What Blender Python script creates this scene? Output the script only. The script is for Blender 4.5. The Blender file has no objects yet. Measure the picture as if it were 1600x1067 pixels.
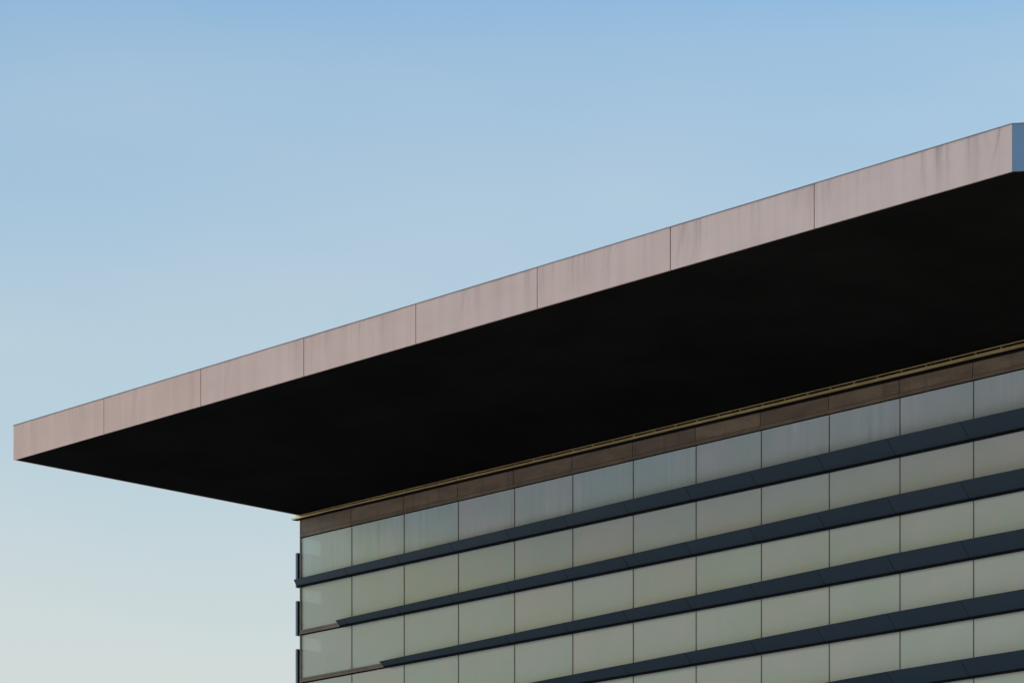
import bpy, math, random
from mathutils import Vector, Matrix
random.seed(7)

# ------------------------------------------------------------------ camera
F_PX, W_PX, H_PX = 5114.24, 1600.0, 1067.0      # focal length and picture size of the photograph in pixels
Y_HOR, TH, DEPTH = 1908.07, 0.76372, 102.111    # horizon row, facade bearing, distance of the building corner
EYE = 1.6
PW = 2.40364                                    # width of a facade panel
scene = bpy.context.scene
cam = bpy.data.cameras.new('camera')
cam.sensor_width = 36.0
cam.sensor_fit = 'HORIZONTAL'
cam.lens = 36.0 * F_PX / W_PX
cam.shift_y = (Y_HOR - H_PX / 2) / W_PX
cam.clip_end = 20000
cam_o = bpy.data.objects.new('camera', cam)
cam_o.location = (0, 0, EYE)
cam_o.rotation_euler = (math.radians(90), 0, 0)
scene.collection.objects.link(cam_o)
scene.camera = cam_o

# ------------------------------------------------------------------ sky and sun
SUN_AZ, SUN_EL = math.radians(95.0), math.radians(46.0)   # azimuth from the view axis, clockwise from above
world = bpy.data.worlds.new('World')
scene.world = world
world.use_nodes = True
wn, wl = world.node_tree.nodes, world.node_tree.links
bg = wn['Background']
sky = wn.new('ShaderNodeTexSky')
sky.sky_type = 'NISHITA'
sky.sun_disc = False
sky.sun_elevation = SUN_EL
sky.sun_rotation = SUN_AZ
sky.altitude = 0
sky.air_density = 2.2
sky.dust_density = 0.05
sky.ozone_density = 7.0
# thin pale veil that thickens towards the horizon, all the way round
STR = 0.141
geo = wn.new('ShaderNodeTexCoord')
sxyz = wn.new('ShaderNodeSeparateXYZ')
wl.new(geo.outputs['Generated'], sxyz.inputs[0])
veil = wn.new('ShaderNodeMapRange')
veil.inputs['From Min'].default_value = 0.36
veil.inputs['From Max'].default_value = 0.0
veil.inputs['To Min'].default_value = 0.0
veil.inputs['To Max'].default_value = 1.0
wl.new(sxyz.outputs['Z'], veil.inputs['Value'])
vmap = wn.new('ShaderNodeMapping')
vmap.inputs['Scale'].default_value = (3.0, 3.0, 11.0)
vmap.inputs['Location'].default_value = (9.03, 1.105, 10.55)
vmap.inputs['Rotation'].default_value = (0.0, 0.193, 0.0)
wl.new(geo.outputs['Generated'], vmap.inputs['Vector'])
vno = wn.new('ShaderNodeTexNoise')
vno.inputs['Scale'].default_value = 1.5
vno.inputs['Detail'].default_value = 3.0
vno.inputs['Roughness'].default_value = 0.45
wl.new(vmap.outputs[0], vno.inputs['Vector'])
vam = wn.new('ShaderNodeMapRange')
vam.inputs['From Min'].default_value = 0.3
vam.inputs['From Max'].default_value = 0.7
vam.inputs['To Min'].default_value = -0.10
vam.inputs['To Max'].default_value = 0.10
wl.new(vno.outputs['Fac'], vam.inputs['Value'])
vpow = wn.new('ShaderNodeMath')
vpow.operation = 'POWER'
vpow.inputs[1].default_value = 0.85
wl.new(veil.outputs[0], vpow.inputs[0])
vsum = wn.new('ShaderNodeMath')
vsum.operation = 'ADD'
vsum.use_clamp = True
wl.new(vpow.outputs[0], vsum.inputs[0])
wl.new(vam.outputs[0], vsum.inputs[1])
vmix = wn.new('ShaderNodeMix')
vmix.data_type = 'RGBA'
wl.new(vsum.outputs[0], vmix.inputs['Factor'])
clear = wn.new('ShaderNodeMix')               # slightly cleaner blue air than the model's
clear.data_type = 'RGBA'
clear.blend_type = 'MULTIPLY'
clear.inputs['Factor'].default_value = 1.0
wl.new(sky.outputs['Color'], clear.inputs[6])
clear.inputs[7].default_value = (0.955, 1.0, 1.055, 1.0)
wl.new(clear.outputs[2], vmix.inputs[6])
vmix.inputs[7].default_value = (0.73 / STR, 0.718 / STR, 0.695 / STR, 1.0)
wl.new(vmix.outputs[2], bg.inputs['Color'])
bg.inputs['Strength'].default_value = STR
sun = bpy.data.lights.new('sun', 'SUN')
sun.energy = 5.0
sun.angle = math.radians(0.6)
sun.color = (1.0, 0.90, 0.78)
sun_o = bpy.data.objects.new('sun', sun)
sd = Vector((math.sin(SUN_AZ) * math.cos(SUN_EL), math.cos(SUN_AZ) * math.cos(SUN_EL), math.sin(SUN_EL)))
sun_o.rotation_euler = sd.to_track_quat('Z', 'Y').to_euler()
sun_o.location = (-60, 60, 80)
scene.collection.objects.link(sun_o)
vs = scene.view_settings
vs.view_transform = 'Standard'
vs.look = 'None'
vs.gamma = 1.0
vs.exposure = 0.0
vs.use_curve_mapping = False
scene.render.engine = 'CYCLES'
scene.cycles.max_bounces = 8
scene.cycles.transparent_max_bounces = 12

# ------------------------------------------------------------------ material helpers
class NT:
    def __init__(self, name):
        self.m = bpy.data.materials.new(name)
        self.m.use_nodes = True
        self.n, self.l = self.m.node_tree.nodes, self.m.node_tree.links
        self.n.clear()
        self.out = self.n.new('ShaderNodeOutputMaterial')
    def add(self, kind, **kw):
        nd = self.n.new(kind)
        for k, v in kw.items():
            if k in ('operation', 'blend_type', 'data_type', 'noise_dimensions', 'interpolation_type', 'clamp'):
                setattr(nd, k, v)
        return nd
    def put(self, sock, v):
        if hasattr(v, 'is_output'):
            self.l.new(v, sock)
        else:
            sock.default_value = v
    def math(self, op, a, b=0.0, clamp=False):
        nd = self.n.new('ShaderNodeMath')
        nd.operation = op
        nd.use_clamp = clamp
        self.put(nd.inputs[0], a)
        self.put(nd.inputs[1], b)
        return nd.outputs[0]
    def mix(self, fac, a, b, blend='MIX'):
        nd = self.n.new('ShaderNodeMix')
        nd.data_type = 'RGBA'
        nd.blend_type = blend
        self.put(nd.inputs['Factor'], fac)
        self.put(nd.inputs[6], a)
        self.put(nd.inputs[7], b)
        return nd.outputs[2]
    def coords(self, scale=(1, 1, 1), world=True, offset=None):
        if world:
            g = self.n.new('ShaderNodeNewGeometry').outputs['Position']
            # world position turned into the building's own axes (u along the front, o, z)
            vr = self.n.new('ShaderNodeVectorRotate')
            vr.rotation_type = 'Z_AXIS'
            vr.inputs['Angle'].default_value = -(TH - math.pi / 2)
            self.l.new(g, vr.inputs['Vector'])
            src = vr.outputs[0]
        else:
            src = self.n.new('ShaderNodeTexCoord').outputs['Object']
        if offset is not None:
            va = self.n.new('ShaderNodeVectorMath')
            va.operation = 'ADD'
            self.l.new(src, va.inputs[0])
            self.l.new(offset, va.inputs[1])
            src = va.outputs[0]
        mp = self.n.new('ShaderNodeMapping')
        mp.inputs['Scale'].default_value = scale
        self.l.new(src, mp.inputs['Vector'])
        return mp.outputs[0]
    def noise(self, vec, scale=1.0, detail=4.0, rough=0.55):
        nd = self.n.new('ShaderNodeTexNoise')
        self.l.new(vec, nd.inputs['Vector'])
        nd.inputs['Scale'].default_value = scale
        nd.inputs['Detail'].default_value = detail
        nd.inputs['Roughness'].default_value = rough
        return nd.outputs['Fac']
    def ramp(self, fac, lo, hi, a=0.0, b=1.0):
        nd = self.n.new('ShaderNodeMapRange')
        nd.clamp = True
        self.put(nd.inputs['Value'], fac)
        nd.inputs['From Min'].default_value = lo
        nd.inputs['From Max'].default_value = hi
        nd.inputs['To Min'].default_value = a
        nd.inputs['To Max'].default_value = b
        return nd.outputs[0]
    def bsdf(self, color, rough=0.5, metal=0.0, spec=0.5, bump=None, bump_d=0.002):
        p = self.n.new('ShaderNodeBsdfPrincipled')
        self.put(p.inputs['Base Color'], color)
        self.put(p.inputs['Roughness'], rough)
        p.inputs['Metallic'].default_value = metal
        p.inputs['Specular IOR Level'].default_value = spec
        if bump is not None:
            b = self.n.new('ShaderNodeBump')
            b.inputs['Strength'].default_value = 0.4
            b.inputs['Distance'].default_value = bump_d
            self.l.new(bump, b.inputs['Height'])
            self.l.new(b.outputs[0], p.inputs['Normal'])
        return p.outputs[0]
    def done(self, shader):
        self.l.new(shader, self.out.inputs['Surface'])
        return self.m

def rgb(r, g, b):
    return (r, g, b, 1.0)

def plain(name, col, rough=0.5, metal=0.0, spec=0.5, var=0.15, scale=1.5):
    t = NT(name)
    n = t.noise(t.coords((1, 1, 1)), scale, 5)
    dark = rgb(*(c * (1 - var) for c in col))
    lite = rgb(*(min(1, c * (1 + var)) for c in col))
    c = t.mix(t.ramp(n, 0.3, 0.7), dark, lite)
    return t.done(t.bsdf(c, rough, metal, spec))

# ------------------------------------------------------------------ materials
def make_fascia():
    t = NT('fascia_cladding')
    oi = t.n.new('ShaderNodeObjectInfo')
    rnd = oi.outputs['Random']
    tc = t.n.new('ShaderNodeTexCoord')
    sp = t.n.new('ShaderNodeSeparateXYZ')
    t.l.new(tc.outputs['Object'], sp.inputs[0])
    h = t.ramp(sp.outputs['Z'], 0.0, 1.0)                       # 0 foot of a panel, 1 its top
    base = t.mix(t.ramp(t.noise(t.coords((0.35, 1, 0.9)), 1.0, 3), 0.3, 0.7), rgb(0.87, 0.563, 0.432), rgb(0.94, 0.62, 0.482))
    # hue shift of the light, painted sheet by sheet (object colour: 0 warm, 1 grey)
    light_and_streak = t.n.new('ShaderNodeSeparateColor')
    t.l.new(oi.outputs['Color'], light_and_streak.inputs[0])
    base = t.mix(light_and_streak.outputs[0], base, t.mix(1.0, base, rgb(1.01, 1.09, 1.15), 'MULTIPLY'))
    # faint sheet marks and rare thin run lines
    fine = t.noise(t.coords((2.6, 1, 0.12)), 1.0, 3, 0.55)
    base = t.mix(t.ramp(fine, 0.40, 0.75, 0.0, 0.16), base, rgb(0.52, 0.40, 0.35))
    hair = t.noise(t.coords((14.0, 1, 0.06)), 1.0, 1, 0.4)
    some = t.ramp(t.noise(t.coords((0.45, 1, 0.0)), 1.0, 2), 0.45, 0.65)
    base = t.mix(t.math('MULTIPLY', t.ramp(hair, 0.66, 0.80, 0.0, 0.34), some), base, rgb(0.30, 0.235, 0.21))
    # rain streaks that start at the coping and thin out on the way down, some blown aside
    wob = t.noise(t.coords((0.6, 1, 1.1)), 1.0, 2)
    keep = t.ramp(t.noise(t.coords((0.33, 1, 0.0)), 1.0, 3), 0.38, 0.60)
    for sx, lo, hi, amt, pw, slant in ((2.3, 0.54, 0.72, 0.80, 1.0, 0.0), (6.5, 0.56, 0.76, 0.65, 1.5, 0.0), (2.9, 0.57, 0.74, 0.85, 1.3, 0.55)):
        cx = t.n.new('ShaderNodeCombineXYZ')
        t.l.new(t.math('ADD', t.math('MULTIPLY', wob, 0.7), t.math('MULTIPLY', h, -slant * sx * 0.6)), cx.inputs[0])
        vm = t.n.new('ShaderNodeVectorMath')
        vm.operation = 'ADD'
        t.l.new(t.coords((sx, 1, 0.07)), vm.inputs[0])
        t.l.new(cx.outputs[0], vm.inputs[1])
        st = t.noise(vm.outputs[0], 1.0, 4, 0.6)
        m = t.math('MULTIPLY', t.ramp(st, lo, hi), t.math('POWER', t.ramp(h, -0.05, 1.0), pw), True)
        if slant:
            m = t.math('MULTIPLY', m, t.ramp(t.noise(t.coords((0.5, 1, 0.0)), 1.37, 2), 0.5, 0.68))
        else:
            m = t.math('MULTIPLY', m, keep)
        m = t.math('MULTIPLY', m, t.ramp(light_and_streak.outputs[0], 0.0, 0.8, 0.4, 1.0))
        base = t.mix(t.math('MULTIPLY', m, amt), base, rgb(0.19, 0.14, 0.125))
    # grime right under the coping
    edge = t.math('MULTIPLY', t.ramp(h, 0.93, 1.0), t.ramp(t.noise(t.coords((1.6, 1, 1)), 1.0, 4), 0.35, 0.7))
    base = t.mix(t.math('MULTIPLY', edge, 0.45), base, rgb(0.20, 0.165, 0.155))
    return t.done(t.bsdf(base, t.ramp(fine, 0.3, 0.7, 0.42, 0.55), 0.55, 0.4))

def make_glass(name, see, ior=2.1, mul=(0.905, 0.862, 0.885), wash=0.12):
    """milky coated glass: mostly diffuse, a little see-through, a soft sky reflection"""
    t = NT(name)
    oi = t.n.new('ShaderNodeObjectInfo')
    rnd = oi.outputs['Random']
    ra = t.ramp(rnd, 0.0, 0.5)
    rb = t.ramp(t.math('FRACT', t.math('MULTIPLY', rnd, 7.31)), 0.0, 1.0)
    c = t.mix(ra, rgb(0.56, 0.72, 0.69), rgb(0.60, 0.72, 0.73))
    c = t.mix(t.ramp(rb, 0.35, 1.0, 0.0, 0.8), c, rgb(0.68, 0.69, 0.70))
    off = t.n.new('ShaderNodeCombineXYZ')
    t.l.new(t.math('MULTIPLY', rnd, 137.0), off.inputs[0])
    t.l.new(t.math('MULTIPLY', rnd, 41.0), off.inputs[2])
    # cloudy coating: greenish, pinkish and paler areas, different in every pane
    cloud = t.noise(t.coords((0.55, 1, 0.9), False, off.outputs[0]), 1.0, 3)
    c = t.mix(t.ramp(cloud, 0.35, 0.68, 0.0, 0.75), c, rgb(0.53, 0.68, 0.64))
    cloud2 = t.noise(t.coords((0.8, 1, 0.5), False, off.outputs[0]), 1.7, 3)
    c = t.mix(t.ramp(cloud2, 0.48, 0.72, 0.0, 0.6), c, rgb(0.67, 0.68, 0.70))
    # washed-down streaks
    sp = t.n.new('ShaderNodeSeparateXYZ')
    tc = t.n.new('ShaderNodeTexCoord')
    t.l.new(tc.outputs['Object'], sp.inputs[0])
    streak = t.noise(t.coords((4.2, 1, 0.16), False, off.outputs[0]), 1.0, 4, 0.6)
    patch = t.ramp(t.noise(t.coords((0.7, 1, 0.5), False, off.outputs[0]), 1.3, 2), 0.42, 0.66)
    c = t.mix(t.math('MULTIPLY', t.ramp(streak, 0.44, 0.70, 0.0, 0.9 * wash), patch), c, rgb(0.76, 0.80, 0.82))
    c = t.mix(t.math('MULTIPLY', t.ramp(streak, 0.46, 0.30, 0.0, 0.6 * wash), patch), c, rgb(0.45, 0.54, 0.53))
    c = t.mix(1.0, c, rgb(*mul), 'MULTIPLY')
    # dirt gathered in the bottom corners by the mullions
    xm = t.math('ABSOLUTE', t.math('SUBTRACT', t.math('ABSOLUTE', t.math('SUBTRACT', sp.outputs['X'], PW / 2)), PW / 2))
    cor = t.math('MULTIPLY', t.ramp(xm, 0.30, 0.0), t.ramp(sp.outputs['Z'], 0.50, 0.12))
    cor = t.math('MULTIPLY', cor, t.ramp(t.noise(t.coords((2.5, 1, 2.5), False, off.outputs[0]), 1.0, 3), 0.4, 0.7))
    c = t.mix(t.math('MULTIPLY', cor, 0.55), c, rgb(0.26, 0.27, 0.22))
    d = t.n.new('ShaderNodeBsdfDiffuse')
    t.l.new(c, d.inputs['Color'])
    tr = t.n.new('ShaderNodeBsdfTransparent')
    tr.inputs['Color'].default_value = rgb(0.86, 0.95, 0.95)
    m1 = t.n.new('ShaderNodeMixShader')
    m1.inputs[0].default_value = see
    t.l.new(d.outputs[0], m1.inputs[1]); t.l.new(tr.outputs[0], m1.inputs[2])
    g = t.n.new('ShaderNodeBsdfGlossy')
    g.inputs['Roughness'].default_value = 0.33
    g.inputs['Color'].default_value = rgb(1.0, 0.775, 0.12)
    fr = t.n.new('ShaderNodeFresnel')
    fr.inputs['IOR'].default_value = ior
    m2 = t.n.new('ShaderNodeMixShader')
    t.l.new(fr.outputs[0], m2.inputs[0])
    t.l.new(m1.outputs[0], m2.inputs[1]); t.l.new(g.outputs[0], m2.inputs[2])
    return t.done(m2.outputs[0])

def make_body():
    t = NT('clear_glass_body')
    tr = t.n.new('ShaderNodeBsdfTransparent')
    tr.inputs['Color'].default_value = rgb(0.95, 0.98, 0.97)
    return t.done(tr.outputs[0])

def make_shade():
    t = NT('blue_black_metal')
    oi = t.n.new('ShaderNodeObjectInfo')
    c = t.mix(oi.outputs['Random'], rgb(0.037, 0.057, 0.075), rgb(0.043, 0.064, 0.084))
    n = t.noise(t.coords((1.2, 1.2, 1.2)), 1.0, 5)
    c = t.mix(t.ramp(n, 0.35, 0.7, 0, 0.3), c, rgb(0.046, 0.058, 0.073))
    return t.done(t.bsdf(c, 0.55, 0.2, 0.35))

def make_brown():
    t = NT('bronze_cladding')
    oi = t.n.new('ShaderNodeObjectInfo')
    c = t.mix(oi.outputs['Random'], rgb(0.225, 0.162, 0.105), rgb(0.30, 0.215, 0.138))
    n = t.noise(t.coords((1.0, 1, 3.0)), 1.0, 6, 0.6)
    c = t.mix(t.ramp(n, 0.42, 0.68, 0, 0.6), c, rgb(0.12, 0.085, 0.058))
    n2 = t.noise(t.coords((5.0, 1, 0.5)), 1.0, 4, 0.6)
    c = t.mix(t.ramp(n2, 0.55, 0.75, 0, 0.4), c, rgb(0.07, 0.055, 0.045))
    return t.done(t.bsdf(c, 0.5, 0.15, 0.4))

M = {
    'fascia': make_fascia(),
    'glass': make_glass('milky_glass', 0.09),
    'washed_cool_light': make_glass('washed_cool_light_glass', 0.09, 2.0, (1.02, 1.035, 1.07), 1.0),  # streaks are rain wash; the cooler, paler tint paints the top row's light
    'clear': make_glass('side_glass', 0.94, 1.3),
    'pane_body': make_body(),
    'shade': make_shade(),
    'brown': make_brown(),
    'gold': plain('gold_trim', (0.98, 0.63, 0.28), 0.38, 0.7, 0.5, 0.2),
    'mullion': plain('bronze_mullion', (0.16, 0.125, 0.095), 0.5, 0.2),
    'black': plain('black_gasket_shadow', (0.006, 0.006, 0.006), 0.8, 0, 0.1, 0.1),
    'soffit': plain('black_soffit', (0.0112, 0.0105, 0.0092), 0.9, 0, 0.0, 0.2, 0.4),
    'core': plain('dark_interior', (0.05, 0.052, 0.05), 0.8, 0, 0.2),
    'coping': plain('grey_coping', (0.36, 0.32, 0.31), 0.5, 0.3),
    'screen': plain('blue_grey_screen', (0.22, 0.26, 0.33), 0.5, 0.3, 0.5, 0.08),
    'endclad': None,
    'roofing': plain('roof_membrane', (0.22, 0.22, 0.21), 0.9, 0, 0.2),
    'wall': plain('lower_cladding', (0.30, 0.27, 0.24), 0.6, 0, 0.3),
}
M['endclad'] = plain('sky_tinted_cladding', (0.195, 0.285, 0.385), 0.45, 0.6, 0.4, 0.05, 0.8)  # blue sky reflection on the turned face painted into the colour

def make_ground():
    t = NT('paved_ground')
    n = t.noise(t.coords((0.05, 0.05, 1)), 1.0, 6)
    n2 = t.noise(t.coords((2, 2, 1)), 1.0, 4)
    c = t.mix(t.ramp(n, 0.35, 0.65), rgb(0.40, 0.395, 0.385), rgb(0.47, 0.465, 0.45))
    c = t.mix(t.ramp(n2, 0.3, 0.7, 0, 0.3), c, rgb(0.33, 0.325, 0.315))
    return t.done(t.bsdf(c, 0.85, 0, 0.3, n2, 0.004))
M['ground'] = make_ground()

# ------------------------------------------------------------------ mesh helpers
def mesh(name, verts, faces, mat):
    me = bpy.data.meshes.new(name)
    me.from_pydata([tuple(v) for v in verts], [], faces)
    me.materials.append(mat)
    me.update()
    return me

def link(name, me, parent=None, loc=(0, 0, 0), rot=0.0):
    o = bpy.data.objects.new(name, me)
    o.location = loc
    o.rotation_euler = (0, 0, rot)
    if parent is not None:
        o.parent = parent
    scene.collection.objects.link(o)
    return o

BOXF = [(0, 3, 2, 1), (4, 5, 6, 7), (0, 1, 5, 4), (1, 2, 6, 5), (2, 3, 7, 6), (3, 0, 4, 7)]
def box(name, x0, x1, y0, y1, z0, z1, mat):
    v = [(x0, y0, z0), (x1, y0, z0), (x1, y1, z0), (x0, y1, z0), (x0, y0, z1), (x1, y0, z1), (x1, y1, z1), (x0, y1, z1)]
    return mesh(name, v, BOXF, mat)

def loft(name, pa, pb, xa, xb, mat):
    """closed prism between two (o, z) profiles at x = xa and xb; o is outward (= -y)"""
    n = len(pa)
    v = [(xa, -o, z) for o, z in pa] + [(xb, -o, z) for o, z in pb]
    f = [tuple(range(n)), tuple(range(2 * n - 1, n - 1, -1))]
    for i in range(n):
        j = (i + 1) % n
        f.append((i, i + n, j + n, j))
    me = mesh(name, v, f, mat)
    import bmesh
    bm = bmesh.new(); bm.from_mesh(me)
    bmesh.ops.recalc_face_normals(bm, faces=bm.faces)
    bm.to_mesh(me); bm.free()
    return me

def bevelled(me, w):
    import bmesh
    bm = bmesh.new(); bm.from_mesh(me)
    bmesh.ops.bevel(bm, geom=bm.edges[:], offset=w, segments=1, affect='EDGES')
    bm.to_mesh(me); bm.free()
    return me

# ------------------------------------------------------------------ ground
g = link('ground', mesh('ground', [(-9000, -9000, 0), (9000, -9000, 0), (9000, 9000, 0), (-9000, 9000, 0)], [(0, 1, 2, 3)], M['ground']))
g['kind'] = 'structure'

# ------------------------------------------------------------------ the building
# local axes: x = u along the front facade (to the right and nearer), -y = outward, z up from the ground
X0 = (469.21 - 800) / F_PX * DEPTH
bld = bpy.data.objects.new('office_building', None)
bld.location = (X0, DEPTH, 0)
bld.rotation_euler = (0, 0, TH - math.pi / 2)
scene.collection.objects.link(bld)
bld['label'] = 'office building with far-jutting flat roof, banded milky glass facade and dark sun shades'
bld['category'] = 'building'

PITCH = 1.5
Z_A = 21.31448 + EYE                 # head of the top glass row
Z_1 = Z_A - 1.52896                  # lower line of the first band
NROW = 9
BEND = math.radians(37.8)            # the front turns back here
D_ROOF = 10.9091
U_ROOF_END = 36.075
U_BEND = U_ROOF_END - D_ROOF * math.tan(BEND / 2)
Z_SOF = 21.975 + EYE
Z_TOP = 22.9765 + EYE
SIDE_LEN = 26.0
BACK = 26.0

levels = [Z_A] + [Z_1 - PITCH * i for i in range(NROW)]     # lower lines of sill bands (0 = under the top spandrel)

def facade(loc, rot, edges, glass, shades, start_u=None):
    """one straight run of curtain wall; edges = mullion positions along x"""
    fr = bpy.data.objects.new('facade_axis', None)
    n = len(edges) - 1
    mat_r = Matrix.Rotation(rot, 4, 'Z')
    base = Vector(loc)
    def put(name, me, x=0.0, z=0.0, parent=bld):
        p = base + mat_r @ Vector((x, 0, 0))
        return link(name, me, parent, (p.x, p.y, z), rot)
    bpy.data.objects.remove(fr)
    widths = {}
    # glass panes
    for r in range(len(levels) - 1):
        top, bot = levels[r] - 0.002, levels[r + 1] + 0.16
        hgt = top - bot
        for k in range(n):
            w = edges[k + 1] - edges[k]
            key = (round(w, 3), round(hgt, 3), r == 0)
            if key not in widths:
                pm = box('window_pane', 0.0125, w - 0.0125, 0.045, 0.062, 0.0, hgt, M['washed_cool_light'] if r == 0 and glass is M['glass'] else glass)
                pm.materials.append(M['pane_body'])
                for pi, poly in enumerate(pm.polygons):
                    poly.material_index = 0 if pi == 2 else 1
                widths[key] = pm
            put('window_pane', widths[key], edges[k], bot)
    # mullions run the whole height
    zlo, zhi = levels[-1], Z_A
    mm = box('mullion', -0.0115, 0.0115, 0.03, 0.12, 0.0, zhi - zlo, M['mullion'])
    for e in edges[1:-1]:
        put('mullion', mm, e, zlo)
    # sills under every row, with a shadow gap below, and the spandrel above the first row
    for i, lv in enumerate(levels):
        for k in range(n):
            w = edges[k + 1] - edges[k]
            key = ('sill', i == 0, round(w, 3))
            if key not in widths:
                if i == 0:
                    prof = [(0.0, 0.022), (0.034, 0.022), (0.034, 0.062), (0.012, 0.064), (0.012, 0.074), (0.020, 0.076), (0.020, 0.112), (-0.04, 0.112), (-0.04, 0.022)]
                else:
                    prof = [(0.0, 0.03), (0.034, 0.03), (0.034, 0.085), (0.014, 0.087), (0.014, 0.096), (0.03, 0.098), (0.022, 0.158), (-0.04, 0.158), (-0.04, 0.03)]
                widths[key] = loft('sill', prof, prof, 0.005, w - 0.005, M['brown'])
            put('sill', widths[key], edges[k], lv)
    gap = box('shadow_gap', edges[0] + 0.004, edges[-1] - 0.004, 0.012, 0.16, 0.0, 0.05, M['black'])
    slab = box('floor_slab', edges[0] + 0.07, edges[-1] - 0.07, 0.13, 0.60, 0.02, 0.15, M['core'])
    for lv in levels:
        put('shadow_gap', gap, 0, lv)
        put('floor_slab', slab, 0, lv)
    for k in range(n):
        w = edges[k + 1] - edges[k]
        key = ('spandrel', round(w, 3))
        if key not in widths:
            widths[key] = box('spandrel_panel', 0.011, w - 0.011, 0.004, 0.05, 0.0, Z_SOF - Z_A - 0.134, M['brown'])
        put('spandrel_panel', widths[key], edges[k], Z_A + 0.128)
    back = box('spandrel_backing', edges[0] + 0.05, edges[-1] - 0.05, 0.052, 0.12, 0.0, Z_SOF - Z_A - 0.12, M['black'])
    put('spandrel_backing', back, 0, Z_A + 0.112)
    # sun shades: blades leaning out, wider with the distance from their raking end
    if shades:
        for b in range(1, len(levels)):
            u0 = shades[min(b - 1, len(shades) - 1)] + 2.03 * max(0, b - len(shades))
            o0, h0 = [(0.235, 0.205), (0.275, 0.165), (0.285, 0.15)][min(b - 1, 2)]
            def prof(u):
                s = min(1.0, max(0.0, (u - u0) / (10.3 * PW - u0)))
                ot, ht = o0 + (0.49 - o0) * s, h0 + (0.405 - h0) * s
                return [(0.05, 0.036), (0.128, 0.036), (0.134, 0.040), (ot, ht), (ot - 0.012, ht + 0.012), (0.05, 0.15)]
            cuts = [u0] + [e for e in edges if e > u0 + 0.15]
            for a, c in zip(cuts[:-1], cuts[1:]):
                pa, pc = prof(a), prof(c)
                me = loft('sun_shade', pa, pc, 0.0, c - a - 0.018, M['shade'])
                sh = put('sun_shade', me, a, levels[b])
                link('shadow_strip', box('shadow_strip', 0.012, c - a - 0.002, -0.124, -0.0485, -0.006, 0.034, M['black']), sh)  # added black strip painting the dark underside of the blade
    return put

# front run
edges = [k * PW for k in range(14)] + [U_BEND]
facade((0, 0, 0), 0.0, edges, M['glass'], [-0.04, 2.0, 4.04])
# the run after the turn
facade((U_BEND, 0, 0), BEND, [k * PW for k in range(6)], M['glass'], None)
# the left flank, receding behind the corner
side_edges = [k * PW for k in range(int(SIDE_LEN / PW) + 1)]
off = side_edges[-1]
facade((0, off, 0), -math.pi / 2, side_edges, M['clear'], None)

# corner posts, interior core, lower storeys
zlo = levels[-1]
post = box('corner_post', -0.012, 0.03, -0.012, 0.03, zlo, Z_A + 0.55, M['brown'])
link('corner_post', post, bld)
post2 = box('corner_post', -0.04, 0.04, -0.03, 0.08, zlo, Z_A + 0.55, M['brown'])
link('corner_post', post2, bld, (U_BEND, 0, 0), BEND / 2)
# core prism inset 0.45 m behind the glass
cB, sB = math.cos(BEND), math.sin(BEND)
RUN2 = 5 * PW
def footprint(inset):
    p0 = (inset, inset)
    t = math.tan(BEND / 2) * inset
    p1 = (U_BEND - t, inset)
    e = (U_BEND + cB * RUN2, sB * RUN2)
    p2 = (e[0] - sB * inset, e[1] + cB * inset)
    p3 = (e[0] - sB * (off - 1), off - inset + 0.0)
    p4 = (inset, off - inset)
    return [p0, p1, p2, p3, p4]
def prism(name, pts, z0, z1, mat):
    n = len(pts)
    v = [(x, y, z0) for x, y in pts] + [(x, y, z1) for x, y in pts]
    f = [tuple(range(n - 1, -1, -1)), tuple(range(n, 2 * n))] + [(i, (i + 1) % n, (i + 1) % n + n, i + n) for i in range(n)]
    return mesh(name, v, f, mat)
link('interior_core', prism('interior_core', footprint(0.45), zlo, Z_SOF - 0.02, M['core']), bld)
link('lower_storeys', prism('lower_storeys', footprint(0.0), 0.0, zlo - 0.003, M['wall']), bld)

# trim rail under the soffit: two gold bars with brackets every third of a panel
RA, RB_ = Z_SOF - 0.125, Z_SOF - 0.215         # underside of the rail at the left end and 26 m on
def rz(u):
    return RA + (RB_ - RA) * max(0.0, u) / 26.4
rail = bpy.data.objects.new('trim_rail', None)
rail.parent = bld
scene.collection.objects.link(rail)
ua, ub = -0.09, U_BEND + 0.12
def bar(name, o0, o1, za0, za1, zb0, zb1, mat, a=ua, b=ub):
    pa = [(o0, za0), (o1, za0), (o1, za1), (o0, za1)]
    pb = [(o0, zb0), (o1, zb0), (o1, zb1), (o0, zb1)]
    return loft(name, pa, pb, a, b, mat)
link('lower_bar', bar('lower_bar', 0.272, 0.29, rz(0) + 0.004, rz(0) + 0.045, rz(ub) + 0.028, rz(ub) + 0.112, M['gold']), rail)
link('upper_bar', bar('upper_bar', 0.19, 0.215, Z_SOF - 0.028, Z_SOF - 0.004, Z_SOF - 0.032, Z_SOF - 0.004, M['gold'], 0.02, ub), rail)
link('backing_channel', bar('backing_channel', 0.05, 0.271, rz(0), rz(0) + 0.035, rz(ub), rz(ub) + 0.05, M['black'], -0.085, ub), rail)
br = box('bracket', -0.007, 0.007, -0.268, -0.205, 0.0, 0.07, M['gold'])
k = 0
while k * PW / 3 < ub - 0.3:
    u = k * PW / 3 + 0.29
    link('bracket', br, rail, (u, 0, rz(u) + 0.04 + 0.06 * u / ub))
    k += 1

# screens standing off the left flank, seen edge-on past the corner
for i in range(1, len(levels)):
    lv = levels[i]
    zb, zt = lv + 0.035, lv + 1.115
    for j in range(4):
        y0 = 0.06 + j * PW
        y1 = y0 + PW - 0.04
        sc = link('side_screen', box('side_screen', -0.30, -0.215, y0, y1, zb, zt, M['screen']), bld)
        link('screen_backing', box('screen_backing', -0.214, -0.045, y0 + 0.01, y1 - 0.01, zb + 0.01, zt - 0.02, M['black']), sc)

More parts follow.
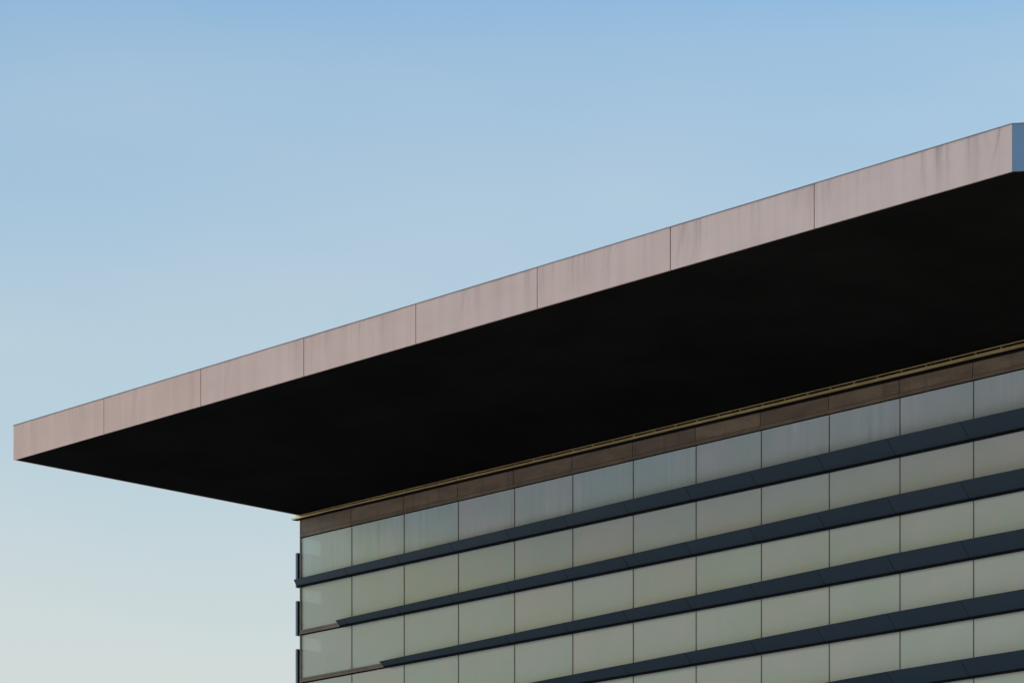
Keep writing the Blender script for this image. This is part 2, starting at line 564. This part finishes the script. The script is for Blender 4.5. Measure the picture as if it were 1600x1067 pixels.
# ------------------------------------------------------------------ the roof
roof = bpy.data.objects.new('roof', None)
roof.parent = bld
scene.collection.objects.link(roof)
UL = 0.14
e2 = (U_ROOF_END + cB * 22.0, -D_ROOF + sB * 22.0)
pts = [(UL + 0.04, -D_ROOF + 0.04), (U_ROOF_END - 0.015, -D_ROOF + 0.04), (e2[0] - sB * 0.04, e2[1] + cB * 0.04),
       (e2[0] - sB * 20, e2[1] + cB * 40), (UL + 0.04, BACK)]
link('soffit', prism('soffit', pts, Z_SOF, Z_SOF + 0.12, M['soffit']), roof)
link('roof_deck', prism('roof_deck', [(x, y) for x, y in pts], Z_SOF + 0.123, Z_TOP - 0.05, M['roofing']), roof)
seams = [UL, 4.478, 8.817, 13.117, 17.459, 21.822, 26.233, 30.615, U_ROOF_END]
HF = Z_TOP - Z_SOF
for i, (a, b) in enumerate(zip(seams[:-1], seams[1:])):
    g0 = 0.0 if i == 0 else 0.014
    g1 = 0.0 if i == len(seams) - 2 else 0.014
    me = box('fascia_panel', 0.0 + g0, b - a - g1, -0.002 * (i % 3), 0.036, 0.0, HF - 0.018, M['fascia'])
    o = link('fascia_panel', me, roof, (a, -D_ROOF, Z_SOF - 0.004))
    panel_light_streak = (0.1, 0.05, 0.3, 0.35, 0.6, 0.55, 0.85, 1.0)[i]  # painted light, warm to grey along the front; also sets streak strength
    o.color = (panel_light_streak, panel_light_streak, panel_light_streak, 1.0)
# panels after the turn
pw2 = 4.36
for i in range(5):
    me = box('fascia_panel', 0.012 if i else 0.004, pw2 - 0.012, 0.0, 0.036, 0.0, HF - 0.018, M['endclad'])
    p = Vector((U_ROOF_END, -D_ROOF, 0)) + Vector((cB, sB, 0)) * (pw2 * i)
    link('fascia_panel', me, roof, (p.x, p.y, Z_SOF - 0.004), BEND)
# panels down the left edge
for i in range(8):
    y0 = -D_ROOF + 0.038 + i * 4.36
    if y0 + 4.36 > BACK:
        break
    me = box('fascia_panel', 0.0, 0.036, 0.011 if i else 0.0, 4.36 - 0.011, 0.0, HF - 0.018, M['fascia'])
    link('fascia_panel', me, roof, (UL, y0, Z_SOF - 0.004))
# coping strips
link('coping', box('coping', UL - 0.008, U_ROOF_END + 0.004, -D_ROOF - 0.012, -D_ROOF + 0.30, Z_TOP - 0.017, Z_TOP + 0.001, M['coping']), roof)
link('coping', box('coping', 0.0, 21.8, -0.012, 0.30, Z_TOP - 0.0175, Z_TOP + 0.0005, M['coping']), roof, (U_ROOF_END + 0.004, -D_ROOF, 0), BEND)
link('coping', box('coping', UL - 0.012, UL + 0.30, -D_ROOF + 0.302, BACK, Z_TOP - 0.017, Z_TOP + 0.001, M['coping']), roof)
